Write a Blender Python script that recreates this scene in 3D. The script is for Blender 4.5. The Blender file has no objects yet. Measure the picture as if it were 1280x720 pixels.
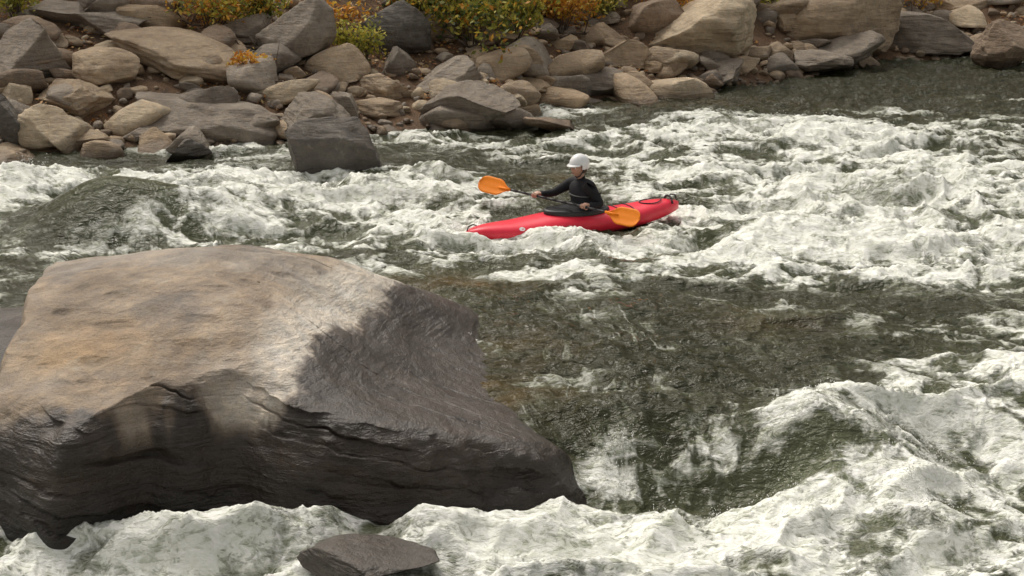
import bpy, bmesh, math, random
import numpy as np
from mathutils import Vector, Matrix, Euler
random.seed(7); rng=np.random.default_rng(7)
scene=bpy.context.scene
scene.view_settings.view_transform='Standard'
try: scene.view_settings.look='None'
except Exception: pass
scene.view_settings.exposure=0
# ---------------------------------------------------------------- survey
H=4.5; FPX=1758.0; PITCH=math.radians(15.9)
cp,sp=math.cos(PITCH),math.sin(PITCH)
def ray(u,v):
    x=(u-640)/FPX; y=(360-v)/FPX
    return np.array([x, cp+y*sp, -sp+y*cp])
def P(u,v,z=0.0):
    d=ray(u,v); t=(z-H)/d[2]
    return np.array([d[0]*t,d[1]*t,z])
cam_d=bpy.data.cameras.new("camera"); cam=bpy.data.objects.new("camera",cam_d)
scene.collection.objects.link(cam); cam.location=(0,0,H)
cam.rotation_euler=(math.radians(90)-PITCH,0,0)
cam_d.sensor_width=36; cam_d.lens=36*FPX/1280; cam_d.clip_end=800; cam_d.clip_start=.1
scene.camera=cam
# ---------------------------------------------------------------- noise
_p=rng.permutation(256); PERM=np.concatenate([_p,_p,_p]).astype(np.int32)
_ang=rng.random(256)*2*np.pi; GX=np.cos(_ang).astype(np.float32); GY=np.sin(_ang).astype(np.float32)
_g3=rng.normal(size=(256,3)); _g3/=np.linalg.norm(_g3,axis=1)[:,None]; G3=_g3.astype(np.float32)
def fade(t): return t*t*t*(t*(t*6-15)+10)
def pn(x,y,s=0):
    x=np.asarray(x,np.float32)+s*17.31; y=np.asarray(y,np.float32)+s*7.77
    xf=np.floor(x); yf=np.floor(y); xi=xf.astype(np.int32)&255; yi=yf.astype(np.int32)&255
    x=x-xf; y=y-yf; u=fade(x); v=fade(y)
    def g(i,j,dx,dy):
        h=PERM[PERM[(xi+i)&255]+((yi+j)&255)]
        return GX[h]*dx+GY[h]*dy
    a=g(0,0,x,y); b=g(1,0,x-1,y); c=g(0,1,x,y-1); d=g(1,1,x-1,y-1)
    return ((a+(b-a)*u)+((c+(d-c)*u)-(a+(b-a)*u))*v)*1.5
def fbm(x,y,o=4,s=0,gain=.5):
    r=0;a=1;f=1
    for i in range(o):
        r=r+a*pn(x*f,y*f,s+i*3); a*=gain; f*=2.03
    return r
def pn3(x,y,z,s=0):
    x=np.asarray(x,np.float32)+s*11.3; y=np.asarray(y,np.float32)+s*5.7; z=np.asarray(z,np.float32)+s*3.1
    xf=np.floor(x);yf=np.floor(y);zf=np.floor(z)
    xi=xf.astype(np.int32)&255; yi=yf.astype(np.int32)&255; zi=zf.astype(np.int32)&255
    x=x-xf;y=y-yf;z=z-zf;u=fade(x);v=fade(y);w=fade(z)
    def g(i,j,k):
        h=PERM[PERM[PERM[(xi+i)&255]+((yi+j)&255)]+((zi+k)&255)]
        G=G3[h]; return G[...,0]*(x-i)+G[...,1]*(y-j)+G[...,2]*(z-k)
    def L(a,b,t): return a+(b-a)*t
    return L(L(L(g(0,0,0),g(1,0,0),u),L(g(0,1,0),g(1,1,0),u),v),L(L(g(0,0,1),g(1,0,1),u),L(g(0,1,1),g(1,1,1),u),v),w)*1.6
def fbm3(x,y,z,o=4,s=0,gain=.5):
    r=0;a=1;f=1
    for i in range(o):
        r=r+a*pn3(x*f,y*f,z*f,s+i); a*=gain; f*=2.03
    return r
def sst(a,b,x):
    t=np.clip((x-a)/(b-a),0,1); return t*t*(3-2*t)
# ---------------------------------------------------------------- mesh helpers
def mk_mesh(name,V,F,smooth=True,attrs=None,mat=None,link=True,obj=True):
    V=np.ascontiguousarray(V,np.float32); F=np.ascontiguousarray(F,np.int32)
    me=bpy.data.meshes.new(name); k=F.shape[1]
    me.vertices.add(len(V)); me.vertices.foreach_set('co',V.ravel())
    me.loops.add(F.size); me.loops.foreach_set('vertex_index',F.ravel())
    me.polygons.add(len(F)); me.polygons.foreach_set('loop_start',np.arange(0,F.size,k,dtype=np.int32))
    me.update(calc_edges=True)
    me.polygons.foreach_set('use_smooth',np.full(len(F),smooth,dtype=bool))
    for n,a in (attrs or {}).items():
        a=np.ascontiguousarray(a,np.float32)
        if a.ndim==1:
            at=me.attributes.new(n,'FLOAT','POINT'); at.data.foreach_set('value',a)
        else:
            if a.shape[1]==3: a=np.concatenate([a,np.ones((len(a),1),np.float32)],1)
            at=me.attributes.new(n,'FLOAT_COLOR','POINT'); at.data.foreach_set('color',np.ascontiguousarray(a).ravel())
    if mat: me.materials.append(mat)
    if not obj: return me
    ob=bpy.data.objects.new(name,me); scene.collection.objects.link(ob); return ob
def gridF(n,m,wrap=False):
    i=np.arange(n-1)[:,None]; jm=m if wrap else m-1
    j=np.arange(jm)[None,:]; j2=(j+1)%m
    return np.stack([i*m+j,i*m+j2,(i+1)*m+j2,(i+1)*m+j],-1).reshape(-1,4)
def empty(name,loc=(0,0,0),rz=0):
    e=bpy.data.objects.new(name,None); e.location=loc; e.rotation_euler=(0,0,rz)
    e.empty_display_size=.2; scene.collection.objects.link(e); return e
# ---------------------------------------------------------------- materials
class NT:
    def __init__(s,name):
        s.m=bpy.data.materials.new(name); s.m.use_nodes=True; s.t=s.m.node_tree; s.t.nodes.clear()
        s.out=s.n('ShaderNodeOutputMaterial'); s.b=s.n('ShaderNodeBsdfPrincipled'); s.l(s.b.outputs[0],s.out.inputs[0])
    def n(s,t,**k):
        nd=s.t.nodes.new(t)
        for a,b in k.items(): setattr(nd,a,b)
        return nd
    def l(s,a,b): s.t.links.new(a,b)
    def attr(s,name): return s.n('ShaderNodeAttribute',attribute_name=name)
    def noise(s,scale,detail=4,rough=.5,vec=None,dist=0):
        nd=s.n('ShaderNodeTexNoise'); nd.inputs['Scale'].default_value=scale; nd.inputs['Detail'].default_value=detail
        nd.inputs['Roughness'].default_value=rough; nd.inputs['Distortion'].default_value=dist
        if vec is not None: s.l(vec,nd.inputs['Vector'])
        return nd.outputs['Fac']
    def math(s,op,a,b=None,c=None,clamp=False):
        nd=s.n('ShaderNodeMath',operation=op,use_clamp=clamp)
        for i,x in enumerate((a,b,c)):
            if x is None: continue
            if isinstance(x,(int,float)): nd.inputs[i].default_value=x
            else: s.l(x,nd.inputs[i])
        return nd.outputs[0]
    def mix(s,f,a,b,mode='MIX'):
        nd=s.n('ShaderNodeMix',data_type='RGBA',blend_type=mode)
        for i,x in ((0,f),(6,a),(7,b)):
            if isinstance(x,(int,float)): nd.inputs[i].default_value=x
            elif isinstance(x,tuple): nd.inputs[i].default_value=(*x,1)
            else: s.l(x,nd.inputs[i])
        return nd.outputs[2]
    def rng(s,x,a,b,c=0.,d=1.):
        nd=s.n('ShaderNodeMapRange'); s.l(x,nd.inputs[0])
        for i,v in enumerate((a,b,c,d)): nd.inputs[i+1].default_value=v
        return nd.outputs[0]
    def wsum(s,*tw):
        r=None
        for a,w in tw:
            m=s.math('MULTIPLY',a,w); r=m if r is None else s.math('ADD',r,m)
        return r
    def bump(s,h,st,dist,prev=None):
        nd=s.n('ShaderNodeBump'); nd.inputs['Strength'].default_value=st; nd.inputs['Distance'].default_value=dist
        s.l(h,nd.inputs['Height'])
        if prev is not None: s.l(prev,nd.inputs['Normal'])
        return nd.outputs[0]
def simple(name,col,rough=.5,var=.15,scale=30,bump=.0,spec=.5):
    t=NT(name); tc=t.n('ShaderNodeTexCoord').outputs['Object']
    f=t.noise(scale,5,.6,tc); dark=tuple(c*(1-var*2) for c in col); lite=tuple(min(1,c*(1+var)) for c in col)
    t.l(t.mix(f,dark,lite),t.b.inputs['Base Color']); t.b.inputs['Roughness'].default_value=rough
    t.b.inputs['Specular IOR Level'].default_value=spec
    if bump: t.l(t.bump(f,bump,.01),t.b.inputs['Normal'])
    return t.m
def rock_mat(name,ks=1.,kw_=.85,fine=1.):
    t=NT(name); pos=t.n('ShaderNodeNewGeometry').outputs['Position']
    col=t.attr('col').outputs['Color']; wet=t.attr('wet').outputs['Fac']
    n1=t.noise(1.7,7,.62,pos,.4); n2=t.noise(9,6,.65,pos); n3=t.noise(60,3,.7,pos)
    c=t.mix(t.rng(n1,.35,.68),col,t.mix(1.,col,(.62,.59,.57),'MULTIPLY'))
    c=t.mix(t.rng(n2,.40,.70,0,.8),c,t.mix(1.,c,(1.4,1.3,1.15),'MULTIPLY'))
    c=t.mix(t.rng(n3,.52,.70,0,.55),c,t.mix(1.,c,(.45,.43,.42),'MULTIPLY'))
    lich=t.noise(4.3,7,.7,pos,.2)
    lf=t.math('MULTIPLY',t.rng(lich,.57,.66,0,.5),t.math('SUBTRACT',1.,t.math('MULTIPLY',wet,.9)))
    c=t.mix(lf,c,t.mix(.6,c,(.42,.40,.34)))
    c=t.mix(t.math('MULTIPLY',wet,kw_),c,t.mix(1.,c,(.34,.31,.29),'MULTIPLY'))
    t.l(c,t.b.inputs['Base Color'])
    t.l(t.rng(wet,0,1,.85,.30),t.b.inputs['Roughness'])
    mp=t.n('ShaderNodeMapping'); mp.inputs['Rotation'].default_value=(.05,.20,.1); mp.inputs['Scale'].default_value=(.7,.8,4.5); t.l(pos,mp.inputs['Vector'])
    st=t.noise(1.8,6,.58,mp.outputs[0],.3)
    t.l(t.bump(t.wsum((st,.10*ks),(n2,.045*ks),(n3,.008*fine)),1.,1.),t.b.inputs['Normal']); return t.m
ROCK=rock_mat('rock_stone'); LEDGE=rock_mat('ledge_stone',.72,.85,1.2)
def leaf_mat():
    t=NT('leaves'); col=t.attr('col').outputs['Color']
    t.l(col,t.b.inputs['Base Color']); t.b.inputs['Roughness'].default_value=.6
    tr=t.n('ShaderNodeBsdfTranslucent'); t.l(col,tr.inputs[0]); ms=t.n('ShaderNodeMixShader'); ms.inputs[0].default_value=.3
    t.l(t.b.outputs[0],ms.inputs[1]); t.l(tr.outputs[0],ms.inputs[2]); t.l(ms.outputs[0],t.out.inputs[0]); return t.m
LEAF=leaf_mat()
BARK=simple('bark',(.10,.075,.055),.9,.3,20,.6)
def water_mat():
    t=NT('river_surface'); pos=t.n('ShaderNodeNewGeometry').outputs['Position']
    foam=t.attr('foam').outputs['Fac']; aer=t.attr('aer').outputs['Fac']; tint=t.attr('tint').outputs['Fac']
    mp=t.n('ShaderNodeMapping'); mp.inputs['Scale'].default_value=(.75,1.6,1.1); mp.inputs['Rotation'].default_value=(0,0,.25); t.l(pos,mp.inputs['Vector']); mv=mp.outputs[0]
    fa=t.noise(7,7,.66,mv,1.2); fb=t.noise(30,4,.6,mv,.5)
    rn=t.noise(5.5,5,.6,mv,1.6); rid=t.math('SUBTRACT',1.,t.math('MULTIPLY',t.math('ABSOLUTE',t.math('SUBTRACT',rn,.5)),9.),clamp=True)
    k=t.wsum((t.math('SUBTRACT',fa,.5),1.7),(t.math('SUBTRACT',fb,.5),.5),(t.math('SUBTRACT',rid,.25),.50))
    edge=t.math('MULTIPLY',foam,t.math('SUBTRACT',1.6,foam))
    f=t.math('ADD',foam,t.math('MULTIPLY',k,t.math('ADD',.09,t.math('MULTIPLY',edge,1.35))),clamp=True)
    f2=t.rng(f,.16,1.08)
    deep=t.mix(tint,(.030,.031,.013),(.10,.065,.020))
    a2=t.math('MAXIMUM',aer,t.math('MULTIPLY',foam,1.1),clamp=True)
    w=t.mix(a2,deep,(.27,.30,.18))
    wht=t.mix(t.rng(fa,.33,.62),(.70,.72,.62),(.93,.93,.90))
    c=t.mix(f2,w,wht); t.l(c,t.b.inputs['Base Color'])
    t.l(t.rng(f2,0,.8,.08,.7),t.b.inputs['Roughness']); t.b.inputs['IOR'].default_value=1.33
    nf=t.math('SUBTRACT',1.,t.math('MULTIPLY',f2,.8))
    r1=t.noise(5,4,.6,mv,.9); r2=t.noise(20,3,.6,mv,.5)
    wv=t.math('MULTIPLY',t.wsum((r1,.10),(r2,.018)),nf); fo=t.math('MULTIPLY',t.wsum((fa,.022),(fb,.010)),f2)
    t.l(t.bump(t.math('ADD',wv,fo),1.,1.),t.b.inputs['Normal']); return t.m
WATER=water_mat()
# ---------------------------------------------------------------- shoreline + bank
_sh=[(0,195),(100,192),(200,186),(340,182),(470,165),(560,160),(640,152),(700,128),(800,124),(940,106),(1000,94),(1100,76),(1200,71),(1280,72)]
_shw=[P(u,v)[:2] for u,v in _sh]
SX=np.array([-140,-40,-16]+[p[0] for p in _shw]+[24,60,160]); SY=np.array([8,19,23.6]+[p[1] for p in _shw]+[41.5,46,52])
def shore(x): return np.interp(x,SX,SY)
def bank(x,y):
    x=np.asarray(x,float); y=np.asarray(y,float)
    d=y-shore(x)
    z=np.where(d<0,np.maximum(.3*d,-1.4),.05+.36*d+.25*np.maximum(d-7,0))
    z=np.where(d>45,z-.5*(d-45),z)
    return z+(.16*fbm(x*.5,y*.5,4,5)+.35*pn(x*.12,y*.12,9)*np.clip(d*.3,0,3))*sst(-1,1.5,d)
xs=np.concatenate([np.linspace(-140,-18,60,endpoint=False),np.linspace(-18,26,420,endpoint=False),np.linspace(26,160,60)])
ds=np.concatenate([np.linspace(-6,10,170,endpoint=False),np.linspace(10,90,70)])
gx,gd=np.meshgrid(xs,ds); gy=gd+shore(gx); gz=bank(gx,gy)
V=np.stack([gx,gy,gz],-1).reshape(-1,3)
t=NT('leaf_litter_soil'); pos=t.n('ShaderNodeNewGeometry').outputs['Position']
n1=t.noise(2.5,6,.6,pos); n2=t.noise(35,5,.75,pos); n3=t.noise(90,3,.7,pos)
c=t.mix(t.rng(n1,.4,.62),(.09,.06,.04),(.17,.10,.055)); c=t.mix(t.rng(n2,.50,.62),c,(.34,.19,.09)); c=t.mix(t.rng(n3,.55,.7),c,(.03,.024,.018))
t.l(c,t.b.inputs['Base Color']); t.b.inputs['Roughness'].default_value=.9; t.l(t.bump(n2,.9,.05),t.b.inputs['Normal'])
mk_mesh('riverbank',V,gridF(*gx.shape),mat=t.m)
# ---------------------------------------------------------------- rocks
ICO={}
for s in (2,3,4,5,6):
    bm=bmesh.new(); bmesh.ops.create_icosphere(bm,subdivisions=s,radius=1)
    ICO[s]=(np.array([v.co[:] for v in bm.verts]),np.array([[v.index for v in f.verts] for f in bm.faces])); bm.free()
def rock_geo(sub,size,seed,rot=None,cuts=9,hard=.97,nz=.09):
    r=np.random.default_rng(seed); V,F=ICO[sub]; V=V.copy()
    for i in range(cuts):
        n=r.normal(size=3); n[2]*=.75; n/=np.linalg.norm(n); c=r.uniform(.42,.80)
        d=V@n-c; V-=np.clip(d,0,None)[:,None]*n*hard
    s=np.asarray(size); o=r.random(3)*50
    q=V*1.3+o; V=V*(1+nz*fbm3(q[:,0],q[:,1],q[:,2],4,int(seed)%40))[:,None]
    if sub>=4:
        q=V*4+o; st=fbm3(q[:,0]*.6,q[:,1]*.6,q[:,2]*2.4,3,int(seed)%30+7)
        V=V*(1+.03*st)[:,None]
    V=V/np.abs(V).max(0)*1.0
    V=V*s
    if rot is None: rot=(r.uniform(-.25,.25),r.uniform(-.3,.3),r.uniform(-.5,.5))
    M=np.array(Euler(rot).to_matrix()); return V@M.T,F
TONES={'tan':(.44,.345,.245),'lt':(.54,.45,.33),'gray':(.30,.262,.22),'dk':(.15,.138,.125),'br':(.27,.205,.15),'warm':(.41,.315,.215)}
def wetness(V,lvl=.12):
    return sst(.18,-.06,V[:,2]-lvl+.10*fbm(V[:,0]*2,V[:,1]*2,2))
def hit(u,v):
    d=ray(u,v); t=12.0
    while t<90:
        p=np.array([0,0,H])+d*t
        if p[2]<max(0.,float(bank(p[0],p[1]))): break
        t+=.08
    return p,t
def boulder(u,vb,w,h,tone,seed,dr=.8,rot=None,lift=0,zb=None,sub=5,cuts=9,wet=None):
    if zb is None: p,tt=hit(u,vb)
    else: p=P(u,vb,zb); tt=np.linalg.norm(p-[0,0,H])
    W=w*tt/FPX; D=W*dr; HH=h*tt/FPX*.98-.12*D
    V,F=rock_geo(sub,(W/2,D/2,HH*.62),seed,rot,cuts)
    V=V+np.array([p[0],p[1]+D*.38,p[2]+HH*.40+lift])
    col=np.tile(TONES[tone],(len(V),1))*(1+.12*random.uniform(-1,1))
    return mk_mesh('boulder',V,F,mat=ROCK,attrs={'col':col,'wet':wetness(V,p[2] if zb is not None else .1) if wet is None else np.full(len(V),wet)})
B=[ (55,190,98,60,'lt',1),(85,142,100,48,'tan',2),(170,187,64,36,'gray',3),(245,186,215,88,'gray',4),(135,112,104,58,'tan',5),
 (35,112,120,100,'gray',6),(215,100,200,70,'tan',7),(372,88,100,108,'gray',8),(492,72,96,80,'dk',9),(563,114,120,56,'gray',10),
 (592,164,140,72,'gray',11),(388,186,105,74,'gray',12),(406,222,150,84,'dk',13),(233,204,66,34,'dk',14),(738,126,104,54,'gray',15),
 (640,95,84,44,'tan',16),(893,107,126,34,'gray',18),(890,84,200,116,'lt',19),(1048,72,190,108,'tan',20),(1022,95,102,40,'gray',21),
 (1066,88,92,50,'gray',22),(1172,76,160,70,'gray',23),(1262,86,82,66,'br',24),(696,168,88,26,'br',25),(2,190,44,95,'dk',28),
 (470,150,70,30,'tan',29),(430,150,60,38,'gray',30),(700,70,60,30,'tan',31),(760,60,70,34,'tan',32),(820,95,70,26,'warm',33),
 (660,118,60,24,'warm',34),(540,45,70,40,'gray',35),(60,30,110,44,'gray',36),(1200,22,90,36,'tan',38),(110,190,50,30,'tan',40),
 (330,175,60,40,'gray',42),(620,60,80,40,'tan',44),(480,125,80,40,'tan',45),(300,60,90,50,'gray',46),(780,85,80,40,'tan',47),(130,50,100,50,'gray',48),(1130,30,90,44,'gray',49),(985,45,60,40,'tan',50)]
ROT={4:(0.0,.30,-.1),7:(.2,.15,.2),8:(0.1,.5,.1),11:(0,-.25,.2),13:(.1,.12,.1),19:(.1,.15,0),20:(0,-.1,.1),6:(.2,.3,0)}
for (u,vb,w,h,tn,sd) in B: boulder(u,vb,w,h,tn,sd*13+1,rot=ROT.get(sd,None),cuts=7 if sd in(1,5,20) else 11)
boulder(450,748,190,54,'dk',902,dr=.7,zb=-.5,rot=(0,0,0),cuts=4,wet=.8,lift=.03)
def rock_mass(name,N,smin,smax,dmin,dmax,seed,pw=2.5,sub=3,dpw=1.2,thr=.25,dthr=3.):
    r=np.random.default_rng(seed); Vs=[];Fs=[];C=[];o=0
    tl=list(TONES.values())
    for i in range(N):
        x=r.uniform(-17,26); d=dmin+(dmax-dmin)*r.random()**dpw; y=shore(x)+d; s=smin+(smax-smin)*r.random()**pw
        if d>dthr and float(fbm(x*.28,y*.4,2,201))>thr: continue
        z=float(bank(x,y)); V,F=rock_geo(sub,(s*r.uniform(.8,1.4),s*r.uniform(.7,1.1),s*r.uniform(.4,.75)),seed*1000+i,(r.uniform(-.4,.4),r.uniform(-.4,.4),r.uniform(-3,3)),8,nz=.08)
        V=V+[x,y,z+s*.22]; Vs.append(V);Fs.append(F+o);o+=len(V)
        c=np.array(tl[r.choice([0,1,2,4,5,0,2])])*r.uniform(.7,1.15); C.append(np.tile(c,(len(V),1)))
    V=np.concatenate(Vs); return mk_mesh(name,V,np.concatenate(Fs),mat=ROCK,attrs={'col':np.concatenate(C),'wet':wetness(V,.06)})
rock_mass('bank_rocks',950,.16,.82,-.4,8,3,2.8,3)
rock_mass('bank_pebbles',3300,.05,.20,-.2,6.5,4,1.4,2,1.2)
# ---------------------------------------------------------------- big foreground ledge
def tps(pts,vals):
    pts=np.array(pts); n=len(pts)
    r2=((pts[:,None]-pts[None])**2).sum(-1); K=.5*r2*np.log(r2+1e-9)+np.eye(n)*.05
    A=np.zeros((n+3,n+3)); A[:n,:n]=K; Q=np.concatenate([np.ones((n,1)),pts],1); A[:n,n:]=Q; A[n:,:n]=Q.T
    w=np.linalg.solve(A,np.concatenate([vals,[0,0,0]]))
    def f(x,y):
        o=w[n]+w[n+1]*x+w[n+2]*y
        for i in range(n):
            rr=(x-pts[i,0])**2+(y-pts[i,1])**2; o=o+w[i]*.5*rr*np.log(rr+1e-9)
        return o
    return f
ctl=[(60,335,.97),(160,322,1.06),(290,304,1.16),(380,320,1.04),(440,334,.84),(490,350,.62),(540,368,.38),(590,392,.16),(650,420,-.08),(720,450,-.16),
 (20,530,.47),(130,530,.50),(270,515,.52),(390,508,.46),(460,514,.40),(540,524,.28),(620,538,.12),(690,556,-.03),(740,592,-.38),
 (200,420,.85),(60,420,.83),(300,400,.92),(380,400,.82),(450,410,.54),(500,420,.34),(550,430,.16),(610,450,.0),(390,460,.62),(450,470,.40),(510,480,.24),(600,496,.06),(680,505,-.10),(790,500,-.4),(-80,330,.9),(-80,520,.4)]
cp_=[P(*c) for c in ctl]+[np.array(a) for a in ((-3,14.7,.5),(-1.5,14.4,.4),(-4.8,14.7,.5),(-.2,14.2,-.2),(1.2,13.5,-.4))]
ztop=tps([c[:2] for c in cp_],np.array([c[2] for c in cp_]))
outl=[P(*c) for c in ((-90,640,-.45),(0,664,-.45),(80,694,-.45),(170,656,-.45),(300,644,-.45),(430,662,-.45),(560,664,-.45),(650,656,-.45),(765,632,-.45),(850,565,-.35),(890,500,-.2),(860,430,-.1),(780,375,-.05))]
outl=[o[:2] for o in outl]+[np.array(a) for a in ((.6,15.0),(-1.2,15.3),(-3,15.6),(-5,15.4),(-6.2,14),(-6.2,12),(-5.6,10.6))]
C0=np.array([-2.3,12.3]); outl=np.array(outl); th=np.arctan2(outl[:,1]-C0[1],outl[:,0]-C0[0]); R=np.linalg.norm(outl-C0,axis=1); o=np.argsort(th); th=th[o];R=R[o]
nt,nr=1300,620
TH=np.linspace(-np.pi,np.pi,nt,endpoint=False); RR=np.interp(TH,np.r_[th-2*np.pi,th,th+2*np.pi],np.r_[R,R,R])
k=np.ones(25)/25; RR=np.convolve(np.r_[RR[-12:],RR,RR[:12]],k,'valid')
rho=1-(1-np.linspace(0.002,1,nr))**1.5
Rg=RR[None,:]*rho[:,None]; LX=C0[0]+Rg*np.cos(TH)[None]; LY=C0[1]+Rg*np.sin(TH)[None]
de=RR[None,:]-Rg+.14*fbm(LX*1.1,LY*1.1,4,2)*sst(0,.3,RR[None]-Rg)
zt=ztop(LX,LY)
right=sst(-1.6,.4,LX)
wd=.58+sst(.0,1.2,LX)*1.0
tt_=np.clip(de/wd,0,1); kk=1-np.clip(1-(1-tt_)**2.7,0,1)**.5
LZ=zt*(1-kk)+(-1.1)*kk
xl=np.interp(LY,[10.3,11,12,13.6],[-4.15,-4.25,-4.3,-4.55])
cleft=sst(.0,-.18,LX-xl+.05*fbm(LY*2,LY*0,2)); LZ=LZ-.45*cleft*(LZ>-.5)
pos3=np.stack([LX,LY,LZ],-1)
def gnorm(Pp):
    du=np.roll(Pp,-1,1)-np.roll(Pp,1,1); dv=np.gradient(Pp,axis=0); n=np.cross(dv,du); n/=np.linalg.norm(n,axis=-1,keepdims=True)+1e-9
    n[n[...,2]<-.2]*=-1; return n
N=gnorm(pos3)
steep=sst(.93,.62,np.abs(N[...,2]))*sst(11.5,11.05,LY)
a1=math.radians(11)
sz=LZ*math.cos(a1)+LX*math.sin(a1); sx=LX*math.cos(a1)-LZ*math.sin(a1)
big=.07*fbm3(LX*.7,LY*.7,LZ*.3,3,2)*(1-.75*right)
# bedding : uneven thin layers, joints that fade in and out along the face
wob=.10*fbm(sx*.5,sx*0+3,4,61)+.05*fbm(sx*2.2,sz*2.2,4,62)
q=(sz+wob)*6.0; q=q+.45*np.sin(q*1.0)+.3*pn(q*.31,q*0+1.5,66); qi=np.floor(q); led=q-qi
off2=pn(qi*3.7+.5,sx*.9,72); off3=pn(qi*5.1+.5,sx*3.0,73)
lv=sst(.0,.45,pn(qi*2.3+.5,sx*.8,44)+.35*pn(sx*3,sz*3,45))
lv2=sst(.0,.45,pn((qi+1)*2.3+.5,sx*.8,44)+.35*pn(sx*3,sz*3,45))
joint=(1-sst(0,.16,led))*lv+(1-sst(0,.08,1-led))*lv2
disp=big*.8+steep*(.045*off2+.015*off3-.035*joint+.03*fbm3(sx*1.5,LY*1.5,sz*3,5,77)) +.006*fbm3(LX*4,LY*4,LZ*4,3,8)+.016*fbm3(LX*1.3+LY*.5,LY*1.2,LZ*2,3,18)
pit=sst(.35,.75,pn(LX*3.1,LY*4.2,91))*(1-steep); disp=disp-.012*pit
fx=LY+.33*LX+.10*fbm(LX*1.2,LY*1.2,4,95); 
fr=np.zeros_like(LX)
for c0,lo,hi,ww in ((11.55,-2.0,.2,.016),(11.15,-1.4,.4,.016),(12.1,-1.2,.2,.012),(12.9,-3.4,-1.6,.012)):
    fr=np.maximum(fr,sst(ww,0,np.abs(fx-c0+.25))*sst(lo,lo+.4,LX)*sst(hi,hi-.4,LX))
disp=disp-.022*fr
pos3=pos3+N*(disp*sst(-1.1,-.8,LZ))[...,None]
def poly_sd(px,py,poly):
    d=np.full(px.shape,1e9); ins=np.zeros(px.shape,bool); n=len(poly)
    for i in range(n):
        ax,ay=poly[i]; bx,by=poly[(i+1)%n]; ex,ey=bx-ax,by-ay; wx,wy=px-ax,py-ay
        t=np.clip((wx*ex+wy*ey)/(ex*ex+ey*ey),0,1); d=np.minimum(d,np.hypot(wx-ex*t,wy-ey*t))
        c=((ay>py)!=(by>py))&(px<(bx-ax)*(py-ay)/(by-ay+1e-12)+ax); ins^=c
    return np.where(ins,d,-d)
dry=[P(u,v,z)[:2] for u,v,z in ((502,340,.62),(495,362,.6),(450,402,.60),(385,430,.76),(372,462,.66),(388,494,.5),(310,498,.54),(230,488,.60),(150,510,.55),(80,522,.5),(20,515,.5),(-100,515,.5))]+[np.array((-6,12.)),np.array((-6,15.)),np.array((-3,15.5)),np.array((-.8,14.8))]
sdr=poly_sd(LX,LY,dry)+.09*fbm(LX*2.2,LY*2.2,5,6)+.05*fbm(LX*9,LY*9,3,3)
dryf=sst(-.06,.09,sdr)*(1-cleft)*sst(.1,.35,LZ)  # side shadow left of the cleft is coloured in with the dark wet tone
nb=fbm(LX*1.1,LY*1.6,5,11)
base=np.array([.34,.28,.22])[None,None]*(1+.35*nb[...,None])
base=base*(1-sst(.1,.5,fbm(LX*.9,LY*.9,4,22))[...,None]*np.array([.30,.26,.18]))
grey=sst(-.1,.4,fbm(LX*.7+3,LY*.9,4,27))[...,None]; base=base+(np.array([.33,.305,.275])-base)*grey*.65
pale=np.exp(-((sdr-.20)/.26)**2)*sst(-2.9,-1.9,LX)*dryf; base=base+(np.array([.70,.66,.60])-base)*np.clip(pale*1.0,0,1)[...,None]
och=np.exp(-(((LX+3.6)/.9)**2+((LY-11.2)/.35)**2)); base=base+(np.array([.40,.27,.14])-base)*(och*.6)[...,None]
wetc=np.array([.155,.143,.138])[None,None]*(1+.35*fbm(LX*1.5,LY*2.5,4,31)[...,None])
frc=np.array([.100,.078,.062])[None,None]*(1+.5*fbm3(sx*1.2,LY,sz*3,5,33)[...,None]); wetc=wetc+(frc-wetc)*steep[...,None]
undercut_shade=sst(.1,-.4,LZ)[...,None]; wetc=wetc*(1-.55*undercut_shade*steep[...,None])  # undercut shadow near the waterline, painted into the front face colour
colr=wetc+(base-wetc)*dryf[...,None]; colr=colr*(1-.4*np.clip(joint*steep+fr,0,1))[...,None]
colr=colr*(1-.25*pit*dryf)[...,None]
mk_mesh('rock_ledge',pos3.reshape(-1,3),gridF(nr,nt,True)[:, ::-1],mat=LEDGE,attrs={'col':np.clip(colr,.01,.8).reshape(-1,3),'wet':(1-dryf).ravel()})
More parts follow.
